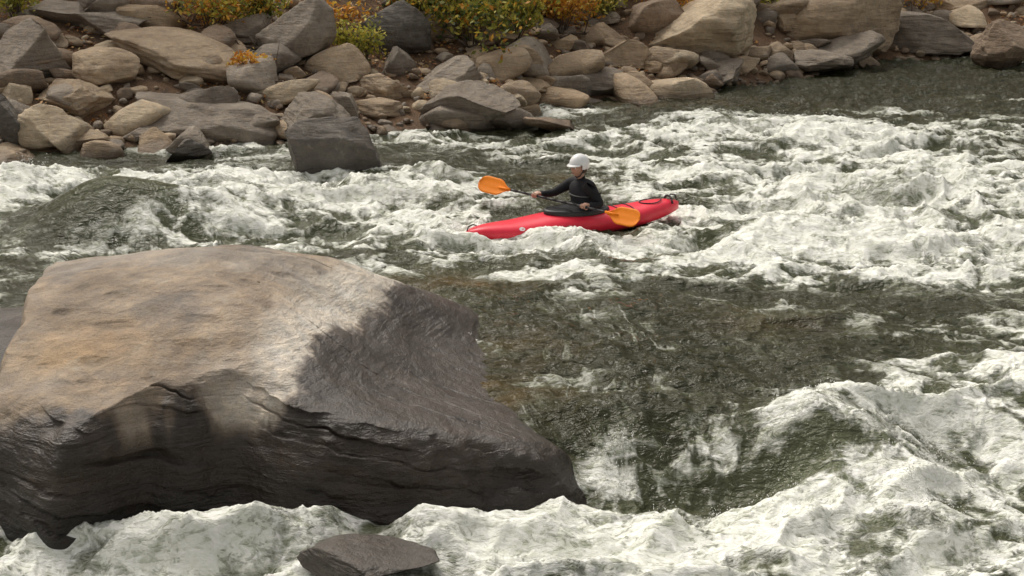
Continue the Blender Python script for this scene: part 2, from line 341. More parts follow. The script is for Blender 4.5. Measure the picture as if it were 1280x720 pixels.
# ---------------------------------------------------------------- river
ang=np.concatenate([np.linspace(-80,-22,110,endpoint=False),np.linspace(-22,22,1150,endpoint=False),np.linspace(22,80,110)])
ang=np.radians(ang); rad=np.concatenate([np.exp(np.linspace(np.log(4.5),np.log(48),960,endpoint=False)),np.linspace(48,160,30)])
rg,ag=np.meshgrid(rad,ang,indexing='ij'); X=(rg*np.sin(ag)).astype(np.float32); Y=(rg*np.cos(ag)).astype(np.float32)
def zlev(v): return -.4 if v>590 else (-.15 if v>540 else 0)
def blob(u,v,ru,rv,z=None):
    z=zlev(v) if z is None else z
    c=P(u,v,z); ru_=ru*np.linalg.norm(c-[0,0,H])/FPX; a=P(u,v-rv,z)[1]; b=P(u,v+rv,z)[1]; ry=(a-b)/2
    return np.exp(-(((X-c[0])/ru_)**2+((Y-c[1])/ry)**2)*.8)
FB=[ # u,v,ru,rv,amp
(15,245,70,24,.95),(60,314,70,7,.6),(275,258,85,38,1.0),(320,240,60,15,.7),(150,222,120,6,.5),(280,191,70,5,.75),(60,230,70,8,.6),(330,225,90,10,.5),
(450,240,90,16,.75),(540,235,70,18,.7),(480,270,110,18,.5),(400,300,90,18,.4),(520,172,80,5,.7),(600,178,60,5,.45),(700,140,45,5,.6),(690,178,80,6,.45),(760,195,90,10,.5),
(830,172,90,8,.6),(940,168,80,14,.85),(1040,178,90,16,.95),(1120,190,90,18,.6),(1210,160,70,10,.55),(1150,215,120,14,.6),(900,215,110,14,.6),(1230,125,70,4,.5),(1100,140,80,4,.4),
(960,250,110,24,.75),(1090,255,120,28,.85),(1220,235,90,26,.75),(1000,300,150,24,.75),(1180,300,140,28,.8),(880,320,110,14,.55),(1250,340,100,14,.55),
(570,295,45,14,.85),(640,306,120,9,.7),(760,305,120,10,.6),(860,275,40,10,.6),(700,340,130,10,.3),(560,330,90,10,.35),(1020,345,150,8,.35),
(600,437,20,10,.6),(720,470,40,8,.3),(690,365,80,8,.35),(740,400,40,8,.35),(860,430,100,12,.25),(810,500,60,6,.3),(660,480,60,8,.3),(1150,400,160,20,.22),(960,380,80,6,.3),
(1240,480,90,45,.75),(1150,520,90,28,.6),(1040,520,80,22,.75),(950,560,70,18,.7),(880,600,80,14,.5),(770,600,40,18,.9),(690,635,60,20,.9),(600,665,80,18,.95),
(1130,580,45,30,.75),(1150,640,60,40,.85),(1240,570,60,30,.5),(1000,655,150,22,.85),(850,645,90,20,.8),(760,655,90,26,.9),(900,695,250,28,.85),(1200,700,100,22,.5),
(500,690,160,30,1.),(330,668,110,24,1.),(210,665,90,22,1.),(120,700,110,22,1.),(20,690,60,22,1.),(300,710,200,22,.95),(700,700,150,24,.95)]
DB=[(1000,120,260,26,.8),(1200,105,160,22,.8),(140,284,80,17,.96),(420,320,110,10,.4),(600,360,110,14,.65),(720,420,170,50,.75),(880,460,120,45,.75),(800,525,110,28,.8),(560,500,110,40,.8),(700,560,50,20,.7),
(1120,385,220,18,.6),(1000,430,160,30,.65),(1040,600,75,20,.72),(960,600,60,16,.6),(1210,640,40,18,.4),(150,203,220,9,.7),(640,160,60,8,.4),(620,225,60,8,.4),(700,215,50,12,.45),(480,205,80,6,.5)]
Q=np.ones_like(X)*.88
for (u,v,a,b,m) in FB: Q*=1-m*.93*blob(u,v,a,b)
D=1-Q
for (u,v,a,b,m) in DB: D*=1-m*blob(u,v,a,b)
wide=sst(20,23,np.abs(np.degrees(ag))); D=D*(1-wide)+.4*wide; D=np.where(Y>60,.1,D)
wX=X+.35*fbm(X*.6,Y*.8,3,40); wY=Y+.35*fbm(X*.6,Y*.8,3,44)
wX2=X+.15*fbm(X*2.,Y*2.4,3,50); wY2=Y+.15*fbm(X*2.,Y*2.4,3,54)
rd1=1-np.abs(pn(wX/2.3,wY/1.5,60)); rd2=1-np.abs(pn(wX/.95,wY/.7,61)); rd3=1-np.abs(pn(wX2/.4,wY2/.30,62)); rd4=1-np.abs(pn(wX2/.17,wY2/.13,63))
far=sst(24,30,Y)
T=np.clip(.24+1.0*D,0,1)
tongue=sst(.2,.8,X)*sst(3.2,1.8,X)
yo=.55*tongue
base=-.45*sst(12.3-yo,11.15-yo,Y+.25*pn(X*.6,Y*.3,70))*sst(-9,-5,X)
base=base*(1-.5*sst(2.5,5,X)*sst(10,12.4,Y))
base=base*(1-sst(.9,.0,X)*sst(10.75,11.1,Y))
def zb(u,v,ru,rv,a,z=None): return a*blob(u,v,ru,rv,z)
pour=blob(140,282,80,13,0)
base+=zb(760,430,150,45,.08)+zb(800,520,70,25,.10)+zb(1045,595,80,34,.42)+zb(860,625,90,18,-.12)+zb(1140,630,50,30,.2)+zb(560,672,70,16,.12,-.4)+zb(330,670,100,14,.16)+zb(180,680,80,16,.12)
base+=.66*pour+zb(150,308,90,8,-.2)+zb(280,262,70,22,.44)+zb(860,150,70,10,.2)+zb(1000,175,140,12,.30)+zb(560,235,80,12,.2)+zb(1150,250,130,18,.28)+zb(15,245,55,16,.46)+zb(1100,300,120,12,.2)+zb(450,238,60,8,.25)
calm=np.clip(blob(560,470,90,60,0)+1.2*pour,0,1)
Z=base+T*(1-.8*calm)*(.32*(rd1**2-.6)+.18*(rd2**2-.55)+.06*(rd3**2-.55)+.010*(rd4**2-.5))+.022*(.4+T)*fbm(wX2/.2,wY2/.15,3,66)*(1-.7*np.clip(D,0,1))*(1-.6*np.clip(pour*1.3,0,1))
rf=1-np.abs(pn(wX2/.9,wY2/.45,130)); Z+=far*(1-np.clip(D*2,0,1))*(.10*(rf**2-.55)+.03*fbm(wX2/.35,wY2/.2,2,133))
sheet=blob(780,470,210,95,0)
fl=X+.25*(Y-12.); st_=pn((fl+.12*pn(X*1.5,Y*1.5,120))/.15,Y/1.1,121); st2=1-np.abs(pn(wX2/.55,wY2/.24,124)); Z+=sheet*(.035*st_+.055*(st2**2-.5))*(1-.6*calm)
def unif(n): n=n-n.mean(); n=n/n.std(); return 1/(1+np.exp(-1.7*n))
lace=1-np.abs(fbm(wX2/.6,wY2/.42,4,80)); lace2=1-np.abs(fbm(wX2/.24+wX,wY2/.17,3,83))
strk=fbm(wX/1.6+wY*.2,wY/.22,4,88)
N1=unif(.55*fbm(wX/1.2,wY/.7,6,90,.62)+.55*lace+.40*lace2+.35*rd1**2+.5*rd2**2+.35*rd3**2+.22*strk)
foam=sst(1-D-.46,1-D+.36,N1)*sst(.03,.25,D)
fst=1-np.abs(fbm((fl+.15*pn(X*1.3,Y*1.3,140))/.20,Y/1.3,3,141)); foam=foam+sheet*.45*sst(.78,1.,fst)*sst(-.2,.6,fbm(X*1.1,Y*.9,3,143))*(1-.8*calm)
foam=np.clip(foam,0,1)
aer=np.clip(1.10*D-.12,0,1)*np.clip(.75+.5*(N1-.5)*1.5,0,1.2)+.22*pour+.35*blob(1040,590,80,30)
Z+=foam*(.014*(np.abs(fbm(wX2/.16,wY2/.13,2,100))))
tint=np.clip(blob(570,352,80,14)+1.2*blob(600,495,90,16)+blob(500,490,40,10)+.5*blob(650,440,70,20)+.5*blob(960,400,60,15)+.6*blob(700,225,50,8)+.4*blob(780,130,200,8),0,1)*np.clip(.6+.7*pn(X*2.5,Y*3,110),0,1)
river=mk_mesh('river_water',np.stack([X,Y,Z],-1).reshape(-1,3),gridF(*X.shape)[:, ::-1],mat=WATER,attrs={'foam':foam.ravel(),'aer':np.clip(aer,0,1).ravel(),'tint':tint.ravel()})
# spray
def zw(x,y):
    i=np.clip(np.searchsorted(rad,np.hypot(x,y)),0,len(rad)-1); j=np.clip(np.searchsorted(ang,np.arctan2(x,y)),0,len(ang)-1); return Z[i,j],foam[i,j]
pts=[];szs=[]
for (u,v,ru,rv,n,hh,z) in [(775,605,28,14,800,.26,-.4),(1150,590,30,30,700,.28,-.3),(1050,565,60,12,300,.12,-.2),(575,292,22,6,450,.16,0),(600,438,14,7,90,.10,0),(280,240,50,18,450,.22,0),(1000,525,60,14,220,.10,-.1),(20,235,40,14,250,.2,0),(1000,165,90,10,250,.15,0),(1100,240,120,24,350,.15,0),(900,640,120,20,400,.14,-.4),(1150,650,40,20,450,.20,-.4),(820,600,40,12,300,.18,-.4)]:
    c=P(u,v,z); sc=np.linalg.norm(c-[0,0,H])/FPX
    nc=max(4,n//25); cc=rng.normal(size=(nc,2))*.7
    for _ in range(n):
        q_=cc[rng.integers(nc)]+rng.normal(size=2)*.12
        x=c[0]+q_[0]*ru*sc; y=c[1]+q_[1]*rv*sc*3
        z0,f0=zw(x,y)
        if f0<.4: continue
        pts.append((x,y,z0+abs(rng.normal())*hh*.4)); szs.append(rng.uniform(.0015,.0045)*(1+.03*c[1]) if rng.random()<.94 else rng.uniform(.005,.008))
pts=np.array(pts);szs=np.array(szs)
O=np.array([[1,0,0],[-1,0,0],[0,1,0],[0,-1,0],[0,0,1.4],[0,0,-1.4]]); OF=np.array([[0,2,4],[2,1,4],[1,3,4],[3,0,4],[2,0,5],[1,2,5],[3,1,5],[0,3,5]])
V=(pts[:,None]+O[None]*szs[:,None,None]).reshape(-1,3); F=(OF[None]+np.arange(len(pts))[:,None,None]*6).reshape(-1,3)
mk_mesh('water_spray',V,F,mat=simple('spray_drops',(.8,.8,.78),.3,.05))
# ---------------------------------------------------------------- vegetation
def leaves_geo(pts,size,cols,r,flat=0.):
    n=len(pts); a=r.normal(size=(n,3)); a[:,2]*=(1-flat); a/=np.linalg.norm(a,axis=1)[:,None]; b=r.normal(size=(n,3)); b[:,2]*=(1-flat); b-=(a*b).sum(1)[:,None]*a; b/=np.linalg.norm(b,axis=1)[:,None]
    s=(size*r.uniform(.6,1.3,n))[:,None]; 
    V=np.stack([pts-a*s,pts-b*s*.5,pts+a*s,pts+b*s*.5],1).reshape(-1,3); F=np.arange(n*4).reshape(-1,4)
    return V,F,np.repeat(cols,4,0)
GRN=np.array([[.07,.12,.025],[.12,.17,.03],[.20,.22,.035],[.30,.26,.04],[.05,.08,.02]]); ORG=np.array([[.60,.26,.03],[.70,.38,.05],[.42,.17,.03],[.62,.42,.06]]); 
def tube(bm,p0,p1,r0,r1,n=7):
    p0=Vector(p0);p1=Vector(p1);d=(p1-p0)
    if d.length<1e-5: return
    q=d.to_track_quat('Z','Y'); a=[bm.verts.new(p0+q@Vector((r0*math.cos(2*math.pi*i/n),r0*math.sin(2*math.pi*i/n),0))) for i in range(n)]
    b=[bm.verts.new(p1+q@Vector((r1*math.cos(2*math.pi*i/n),r1*math.sin(2*math.pi*i/n),0))) for i in range(n)]
    for i in range(n): bm.faces.new((a[i],a[(i+1)%n],b[(i+1)%n],b[i])).smooth=True
    bm.faces.new(a[::-1]); bm.faces.new(b)
def bm_obj(bm,name,mat,parent=None,smooth=True):
    me=bpy.data.meshes.new(name); bm.normal_update(); bm.to_mesh(me); bm.free(); me.materials.append(mat)
    if smooth: me.polygons.foreach_set('use_smooth',np.ones(len(me.polygons),bool))
    ob=bpy.data.objects.new(name,me); scene.collection.objects.link(ob)
    if parent: ob.parent=parent
    return ob
def shrub(u,v,w,h,pal,nleaf,seed,ls=.06):
    r=np.random.default_rng(seed); p,tt=hit(u,v); W=w*tt/FPX/2; Hh=h*tt/FPX
    e=empty('shrub',p); bm=bmesh.new(); tips=[]
    for i in range(14):
        a=r.uniform(0,6.28); k=r.uniform(.3,1); m=Vector((math.cos(a)*W*k*.5,math.sin(a)*W*k*.4,Hh*r.uniform(.4,.6))); t2=Vector((math.cos(a)*W*k,math.sin(a)*W*k*.7,Hh*r.uniform(.5,1.)))
        tube(bm,(0,0,-.1),m,.014,.009,5); tube(bm,m,t2,.009,.004,5); tips+= [m,t2,(m+t2)/2]
        for j in range(3):
            t3=t2+Vector(r.normal(size=3)*.2*W); tube(bm,(m+t2)/2,t3,.006,.002,4); tips.append(t3)
    bm_obj(bm,'stems',BARK,e); tips=np.array([t[:] for t in tips])
    c=tips[r.integers(len(tips),size=nleaf)]+r.normal(size=(nleaf,3))*np.array([W,W*.8,Hh*.6])*.17
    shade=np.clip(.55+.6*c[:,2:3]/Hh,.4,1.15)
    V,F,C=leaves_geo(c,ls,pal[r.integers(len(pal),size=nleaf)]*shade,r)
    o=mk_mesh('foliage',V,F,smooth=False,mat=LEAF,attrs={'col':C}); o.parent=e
YG=np.array([[.46,.42,.06],[.34,.34,.06],[.58,.46,.07],[.20,.22,.05]])
MIXP=np.concatenate([GRN,YG,YG,ORG[:2]])
shrub(590,62,180,90,MIXP,3600,1,.07); shrub(645,54,90,60,YG,1500,2,.065); shrub(455,86,66,50,YG,1100,3,.05); shrub(312,104,48,36,ORG,900,4,.05)
shrub(265,46,130,66,np.concatenate([YG,ORG]),1800,5,.06); shrub(702,46,90,70,ORG,1800,6,.06); shrub(765,30,80,46,YG,1000,7,.06); shrub(1140,24,80,50,ORG[1:],1100,8,.06); shrub(20,26,70,46,YG,700,9,.06);shrub(330,40,70,56,MIXP,1000,10,.06);shrub(520,28,100,56,MIXP,1500,11,.07);shrub(680,22,60,34,ORG,700,12,.06);shrub(420,44,64,36,ORG,600,13,.06);shrub(960,20,70,36,YG,600,14,.06);shrub(160,20,80,36,ORG,600,15,.06);shrub(840,20,60,34,ORG,500,16,.06)
n=24000; r=rng; x=r.uniform(-16,24,n); d=1.0+r.random(n)*8; y=shore(x)+d; z=bank(x,y)+.03+r.random(n)*.05
dens=fbm(x*.5,y*.5,3,77)>-.3; x,y,z=x[dens],y[dens],z[dens]
LC=np.array([[.52,.24,.08],[.38,.17,.07],[.60,.33,.12],[.26,.14,.08],[.55,.40,.18],[.45,.33,.2]])
V,F,C=leaves_geo(np.stack([x,y,z],1),.055,LC[r.integers(6,size=len(x))],r,.7); mk_mesh('fallen_leaves',V,F,smooth=False,mat=LEAF,attrs={'col':C})
for (a,b) in [((295,60),(400,108)),((330,95),(360,130)),((420,55),(500,85)),((545,60),(640,78)),((120,20),(260,45)),((700,60),(760,48)),((210,60),(320,78)),((380,70),(420,30)),((280,75),(350,70))]:
    bm=bmesh.new(); p,_=hit(*a); q_,_=hit(*b); p=p+[0,0,.25]; q_=q_+[0,0,.2]; prev=p; K=7
    for i in range(1,K+1):
        c=p+(q_-p)*i/K+rng.normal(size=3)*.05; tube(bm,prev,c,.035*(1-.1*(i-1)),.035*(1-.1*i),7)
        if i in(3,4,6): tube(bm,c,c+rng.normal(size=3)*.3+[0,0,.15],.015,.005,5)
        prev=c
    bm_obj(bm,'fallen_branch',BARK)
tm=[]
for k in range(3):
    r=np.random.default_rng(50+k); bm=bmesh.new(); tips=[]; h=9+k; prev=Vector((0,0,-.5))
    for i in range(8):
        c=Vector((r.normal()*.12,r.normal()*.12,h*(i+1)/8)); tube(bm,prev,c,.2*(1-i/8.5)+.03,.2*(1-(i+1)/8.5)+.03,9)
        if i>=2:
            for j in range(4):
                a=r.uniform(0,6.28); L=(3.0-.25*i)*r.uniform(.7,1.1); m=c+Vector((math.cos(a)*L*.5,math.sin(a)*L*.5,L*.25)); e2=c+Vector((math.cos(a)*L,math.sin(a)*L,L*.35+r.normal()*.3))
                tube(bm,c,m,.06,.04,5); tube(bm,m,e2,.04,.012,5); tips+=[m,e2,(m+e2)/2]
                for q_ in range(3):
                    e3=m+Vector(r.normal(size=3)*.7); tube(bm,m,e3,.02,.006,4); tips.append(e3)
        prev=c
    me=bpy.data.meshes.new('trunk'); bm.to_mesh(me); bm.free(); me.materials.append(BARK)
    tips=np.array([t[:] for t in tips]); n=6500; c=tips[r.integers(len(tips),size=n)]+r.normal(size=(n,3))*.33
    pal=[GRN,np.concatenate([GRN,YG]),np.concatenate([ORG,YG])][k]
    V,F,C=leaves_geo(c,.13,pal[r.integers(len(pal),size=n)],r); tm.append((me,mk_mesh('crown',V,F,smooth=False,mat=LEAF,attrs={'col':C},obj=False)))
for i in range(16):
    x=-26+i*3.9+rng.normal()*.8; y=float(shore(x))+11+rng.uniform(0,7); e=empty('tree',(x,y,float(bank(x,y))),rng.uniform(0,6)); a,b=tm[i%3]
    for nm,m in(('trunk',a),('crown',b)):
        o=bpy.data.objects.new(nm,m); o.parent=e; scene.collection.objects.link(o)
# ---------------------------------------------------------------- kayak
bow=P(582,296,.02); st=P(848,266,.05); mid=(bow+st)/2; dv=bow-st; RZ=math.atan2(dv[1],dv[0]); LEN=np.linalg.norm(dv[:2])
KZ=-.005
RED=NT('kayak_plastic'); tc=RED.n('ShaderNodeTexCoord').outputs['Object']; f=RED.noise(6,6,.6,tc)
RED.l(RED.mix(f,(.70,.014,.04),(.90,.04,.08)),RED.b.inputs['Base Color']); RED.b.inputs['Roughness'].default_value=.35; RED=RED.m
BLK=simple('black_plastic',(.02,.02,.022),.5); CLOTH=simple('black_drytop',(.016,.016,.019),.8,.2,60,.4,.3); WHT=simple('white_helmet',(.80,.81,.82),.3,.04); SKIN=simple('skin',(.50,.29,.21),.5,.08)
ORM=simple('orange_blade',(.88,.25,.012),.55,.08,30,0,.25); VEST=simple('vest_fabric',(.022,.022,.027),.85,.2,60,.4,.3); GRY=simple('grey_web',(.12,.12,.12),.7); HAIR=simple('hair',(.06,.035,.02),.8); DRK=simple('eye_dark',(.03,.02,.02),.3); LIP=simple('lips',(.40,.17,.14),.5); WD=simple('white_decal',(.8,.78,.76),.5,.03)
PK=math.radians(2.0)
kay=empty('kayak',(mid[0],mid[1],KZ),RZ); kay.rotation_euler=(0,PK,RZ)
h=LEN/2; nx,ns=90,40
def kw(s): return .335*(1-np.abs(s)**2.6)**.72+.004
def kdeck(s): return .20+.05*np.exp(-((s-.15)/.3)**2)+.03*sst(.5,1,s)+.06*sst(.4,1,-s)
def kkeel(s): return -.10+.16*np.abs(s)**3
def kgun(s): return .07+.07*np.abs(s)**2
Vs=[]
for i in range(nx):
    s=-1+2*i/(nx-1); s_=s*.9999; w=kw(s_); dz=max(kdeck(s_)*(1-.35*abs(s)**8),kgun(s_)+.01); kz=min(kkeel(s_),kgun(s_)-.01); g=kgun(s_)
    for j in range(ns):
        a=2*math.pi*j/ns; c,sn=math.cos(a),math.sin(a)
        yy=w*np.sign(c)*abs(c)**.72; zz=g+(dz-g)*abs(sn)**1.0 if sn>0 else g-(g-kz)*abs(sn)**.75
        Vs.append((s*h,yy,zz))
Fh=gridF(nx,ns,True)
ob=mk_mesh('hull',Vs,Fh[:, ::-1],mat=RED); 
bm=bmesh.new(); bm.from_mesh(ob.data)
bm.verts.ensure_lookup_table(); bm.faces.new([bm.verts[j] for j in range(ns)]); bm.faces.new([bm.verts[(nx-1)*ns+j] for j in range(ns)][::-1]); bmesh.ops.recalc_face_normals(bm,faces=bm.faces); bm.to_mesh(ob.data); bm.free(); ob.parent=kay
def deckz(x,y=0):
    s=x/h; w=float(kw(s)); g=float(kgun(s)); d=float(kdeck(s)); c=min(1,abs(y)/w)**(1/.72); return g+(d-g)*math.sqrt(max(0,1-c*c))
SEAT=-.16
bm=bmesh.new(); rings=[]; n=48
cx=SEAT+.14; ca,cb=.46,.24
for (sc,dzz) in ((1.04,-.02),(1.07,.03),(1.03,.05),(.97,.052)):
    rings.append([bm.verts.new((cx+ca*sc*math.cos(2*math.pi*i/n),cb*sc*math.sin(2*math.pi*i/n),.225+.03*math.cos(2*math.pi*i/n)+dzz)) for i in range(n)])
for a,b in zip(rings,rings[1:]):
    for i in range(n): bm.faces.new((a[i],a[(i+1)%n],b[(i+1)%n],b[i]))
bm_obj(bm,'cockpit_rim',BLK,kay)
bm=bmesh.new(); rings=[]
for k,(t_) in enumerate(np.linspace(0,1,10)):
    rr=[]
    for i in range(n):
        a=2*math.pi*i/n; ox=cx+ca*.98*math.cos(a); oy=cb*.98*math.sin(a); ix=SEAT+.14*math.cos(a); iy=.17*math.sin(a)
        z0=.275+.03*math.cos(a); z=z0+(.37-z0)*t_**2+.006*math.sin(a*7+k)
        rr.append(bm.verts.new((ox+(ix-ox)*t_,oy+(iy-oy)*t_,z)))
    rings.append(rr)
for a,b in zip(rings,rings[1:]):
    for i in range(n): bm.faces.new((a[i],a[(i+1)%n],b[(i+1)%n],b[i]))
bm_obj(bm,'spray_deck',CLOTH,kay)
bm=bmesh.new()
def arcline(pts,r):
    for a,b in zip(pts,pts[1:]): tube(bm,a,b,r,r,6)
arcline([(-h*.72+.16*math.cos(a),.13*math.sin(a),deckz(-h*.72+.16*math.cos(a),.13*math.sin(a))+.006) for a in np.linspace(0,2*math.pi,25)],.008)
arcline([(h*.90,0,deckz(h*.90)-.01),(h*.93,0,.235),(h*.97,0,.215),(h*.985,0,.16)],.009); arcline([(-h*.90,0,deckz(-h*.90)-.01),(-h*.92,0,.285),(-h*.965,0,.27),(-h*.98,0,.2)],.010)
for x0 in(-.62,-.82): arcline([(x0,y_,deckz(x0,y_)+.006) for y_ in np.linspace(-.24,.24,13)],.007)
arcline([(-h*.90,y_,deckz(-h*.90,y_)+.012) for y_ in np.linspace(-.12,.12,9)],.016)
bm_obj(bm,'deck_rigging',BLK,kay)
def flank(x,z):
    s=x/h; g=float(kgun(s)); w=float(kw(s))
    if z>g: c=math.sqrt(max(0,1-((z-g)/(float(kdeck(s))-g))**2))**.72
    else: c=math.sqrt(max(0,1-((g-z)/(g-float(kkeel(s))))**(2/.75)))**.72
    return w*c+.003
bm=bmesh.new()
def stroke(x,z,dx,dz,t_=.005):
    c=[(x-t_*.7,z),(x+t_*.7,z),(x+dx+t_*.7,z+dz),(x+dx-t_*.7,z+dz)] if abs(dz)>abs(dx) else [(x,z-t_*.6),(x+dx,z-t_*.6),(x+dx,z+t_*.6),(x,z+t_*.6)]
    bm.faces.new([bm.verts.new((a,flank(a,b),b)) for a,b in c])
lx=h*.44
for i,l in enumerate('CHPNFAC'):
    x=lx-i*.034; z=.075; stroke(x,z,0,.03)
    if l in 'CPF': stroke(x,z+.03,-.018,0)
    if l in 'HPA': stroke(x,z+.016,-.018,0)
    if l in 'HNA': stroke(x-.02,z,0,.03)
    if l=='C': stroke(x,z,-.018,0)
ring=[bm.verts.new((h*.56+.04*math.cos(a),flank(h*.56+.04*math.cos(a),.15+.022*math.sin(a)),.15+.022*math.sin(a))) for a in np.linspace(0,6.28,20,endpoint=False)]
bm.faces.new(ring); bm_obj(bm,'hull_lettering',WD,kay)
# ---------------------------------------------------------------- kayaker
K=Matrix.Translation((mid[0],mid[1],KZ))@Matrix.Rotation(RZ,4,'Z')
pos_k=K@Vector((SEAT,0,.02)); man=empty('kayaker',pos_k,RZ); man.scale=(1.05,1.05,1.05)
def skin(name,pts,edges,radii,mat,parent,root=0,sub=2):
    me=bpy.data.meshes.new(name); me.from_pydata([tuple(p) for p in pts],edges,[]); ob=bpy.data.objects.new(name,me); scene.collection.objects.link(ob)
    m=ob.modifiers.new('s','SKIN'); m.use_smooth_shade=True; sv=me.skin_vertices[0].data
    for i,r_ in enumerate(radii): sv[i].radius=r_ if isinstance(r_,tuple) else (r_,r_); sv[i].use_root=(i==root)
    s=ob.modifiers.new('u','SUBSURF'); s.levels=sub; s.render_levels=sub; me.materials.append(mat); ob.parent=parent; return ob
Ls,Rs=Vector((.05,.185,.555)),Vector((.09,-.185,.555)); Le,Re=Vector((-.05,.33,.325)),Vector((.35,-.28,.40)); Lh,Rh=Vector((.21,.34,.33)),Vector((.60,-.30,.385))
Ad=(Lh-Rh).normalized()
Lw=Lh+(Le-Lh).normalized()*.075+Vector((0,0,.012)); Rw=Rh+(Re-Rh).normalized()*.075+Vector((0,0,.012))
pts=[(0,0,.10),(-.01,0,.22),(.0,0,.34),(.03,0,.45),(.05,0,.54),(.065,0,.615),(.085,0,.67),
 Ls,Ls.lerp(Le,.5),Le,Le.lerp(Lw,.5),Lw, Rs,Rs.lerp(Re,.5),Re,Re.lerp(Rw,.5),Rw,
 (.12,.11,.08),(.5,.17,.12),(.85,.10,.03),(.12,-.11,.08),(.5,-.17,.12),(.85,-.10,.03)]
ed=[(0,1),(1,2),(2,3),(3,4),(4,5),(5,6),(4,7),(7,8),(8,9),(9,10),(10,11),(4,12),(12,13),(13,14),(14,15),(15,16),(0,17),(17,18),(18,19),(0,20),(20,21),(21,22)]
ra=[(.13,.16),(.12,.15),(.12,.155),(.125,.165),(.10,.12),.06,.052,.090,.068,.056,.050,.034,.090,.068,.056,.050,.034,.09,.06,.045,.09,.06,.045]
skin('body',pts,ed,ra,CLOTH,man)
bm=bmesh.new(); rings=[]
for (z,x,a,b) in ((.24,.0,.15,.185),(.27,.0,.17,.20),(.36,.015,.178,.205),(.45,.035,.178,.205),(.52,.05,.16,.18),(.565,.055,.135,.145),(.585,.06,.10,.11)):
    rings.append([bm.verts.new((x+a*math.copysign(abs(math.cos(t_))**.8,math.cos(t_)),b*math.copysign(abs(math.sin(t_))**.8,math.sin(t_)),z+.015*math.cos(2*t_))) for t_ in np.linspace(0,2*math.pi,32,endpoint=False)])
for a,b in zip(rings,rings[1:]):
    for i in range(32): bm.faces.new((a[i],a[(i+1)%32],b[(i+1)%32],b[i]))
bm.faces.new(rings[0][::-1]); bm_obj(bm,'life_vest',VEST,man)
bm=bmesh.new()
for z,x,a,b in((.31,.008,.178,.208),(.42,.03,.182,.212)):
    pp=[(x+a*math.copysign(abs(math.cos(t_))**.8,math.cos(t_)),b*math.copysign(abs(math.sin(t_))**.8,math.sin(t_)),z) for t_ in np.linspace(0,2*math.pi,33)]
    for a_,b_ in zip(pp,pp[1:]): tube(bm,a_,b_,.009,.009,5)
bm_obj(bm,'vest_straps',GRY,man)
hc=Vector((.115,.0,.785)); head=empty('head'); head.parent=man; head.location=hc; head.rotation_euler=(0,math.radians(6),math.radians(14)); head.scale=(1.1,1.1,1.1)
V,F=ICO[5]; V=V.copy(); V=V*np.array([.098,.076,.118])
jaw=sst(-.02,-.11,V[:,2]); V[:,1]*=1-.32*jaw; V[:,0]+=np.where(V[:,0]<0,jaw*.03,0)
def push(c,s,a,axis=0):
    g=np.exp(-(((V[:,1]-c[0])/s[0])**2+((V[:,2]-c[1])/s[1])**2))*(V[:,0]>0); V[:,axis]+=a*g
push((0,-.018),(.012,.018),.024); push((0,.005),(.009,.022),.010); push((0,.028),(.05,.008),.006)
for s_ in(-1,1): push((s_*.03,.008),(.014,.011),-.012); push((s_*.035,-.03),(.02,.02),.004)
push((0,-.055),(.024,.006),.007); push((0,-.068),(.02,.005),.006); push((0,-.098),(.025,.016),.012)
o=mk_mesh('face',V,F,mat=SKIN); o.parent=head
skin('neck',[(.0,0,-.16),(-.02,0,-.10),(-.01,0,-.04)],[(0,1),(1,2)],[.052,.05,.05],SKIN,head)
for s_,nm in((-1,'r'),(1,'l')):
    for (nm2,c,sz_,mt) in(('eye',(.081,s_*.03,.006),(.011,.012,.008),WD),('pupil',(.0895,s_*.030,.006),(.0045,.006,.006),DRK),('eyebrow',(.094,s_*.031,.027),(.006,.018,.004),HAIR),('ear',(-.005,s_*.077,.0),(.017,.009,.03),SKIN)):
        V2,F2=ICO[3]; V3=V2*np.array(sz_)
        if nm2=='ear': V3[:,1]-=s_*.005*np.exp(-(V3[:,0]**2+V3[:,2]**2)/.00012)
        o=mk_mesh(nm2+'_'+nm,V3+np.array(c),F2,mat=mt); o.parent=head
V2,F2=ICO[3]; o=mk_mesh('lips',V2*np.array([.006,.022,.006])+np.array([.098,0,-.061]),F2,mat=LIP); o.parent=head
V2,F2=ICO[4]; V3=V2*np.array([.090,.082,.112])+np.array([-.022,0,-.004]); keep=V3[:,0]<.01; Fk=F2[keep[F2].all(1)&(V3[F2][:,:,2].mean(1)>-.075)]
o=mk_mesh('hair',V3,Fk,mat=HAIR); o.parent=head
V2,F2=ICO[5]; V3=V2*np.array([.128,.107,.125])+np.array([-.012,0,.03])
lim=np.where(V3[:,0]>.03,.035,np.where(V3[:,0]>-.05,-.028,-.045)); keep=V3[:,2]>lim; Fk=F2[keep[F2].all(1)]
o=mk_mesh('helmet',V3,Fk,mat=WHT); o.parent=head; md=o.modifiers.new('t','SOLIDIFY'); md.thickness=.012; md.offset=-1
bm=bmesh.new(); pr=[]
for i in range(17):
    a=math.radians(-62+124*i/16); 
    pr.append([bm.verts.new((-.012+rr*.128*math.cos(a),rr*.107*math.sin(a)/ (1 if rr<1.1 else 1.05),.040+zz)) for rr,zz in((1.0,.008),(1.0+.28*math.cos(a)**.7,-.006),(1.0+.28*math.cos(a)**.7,-.012),(1.0,-.003))])
for a,b in zip(pr,pr[1:]):
    for k in range(4): bm.faces.new((a[k],a[(k+1)%4],b[(k+1)%4],b[k]))
bm_obj(bm,'helmet_peak',WHT,head)
bm=bmesh.new()
for s_ in(-1,1):
    pp=[(.0,s_*.094,.0),(.012,s_*.082,-.05),(.03,s_*.05,-.10),(.045,0,-.125)]
    for a,b in zip(pp,pp[1:]): tube(bm,a,b,.007,.007,6)
bm_obj(bm,'chin_strap',BLK,head)
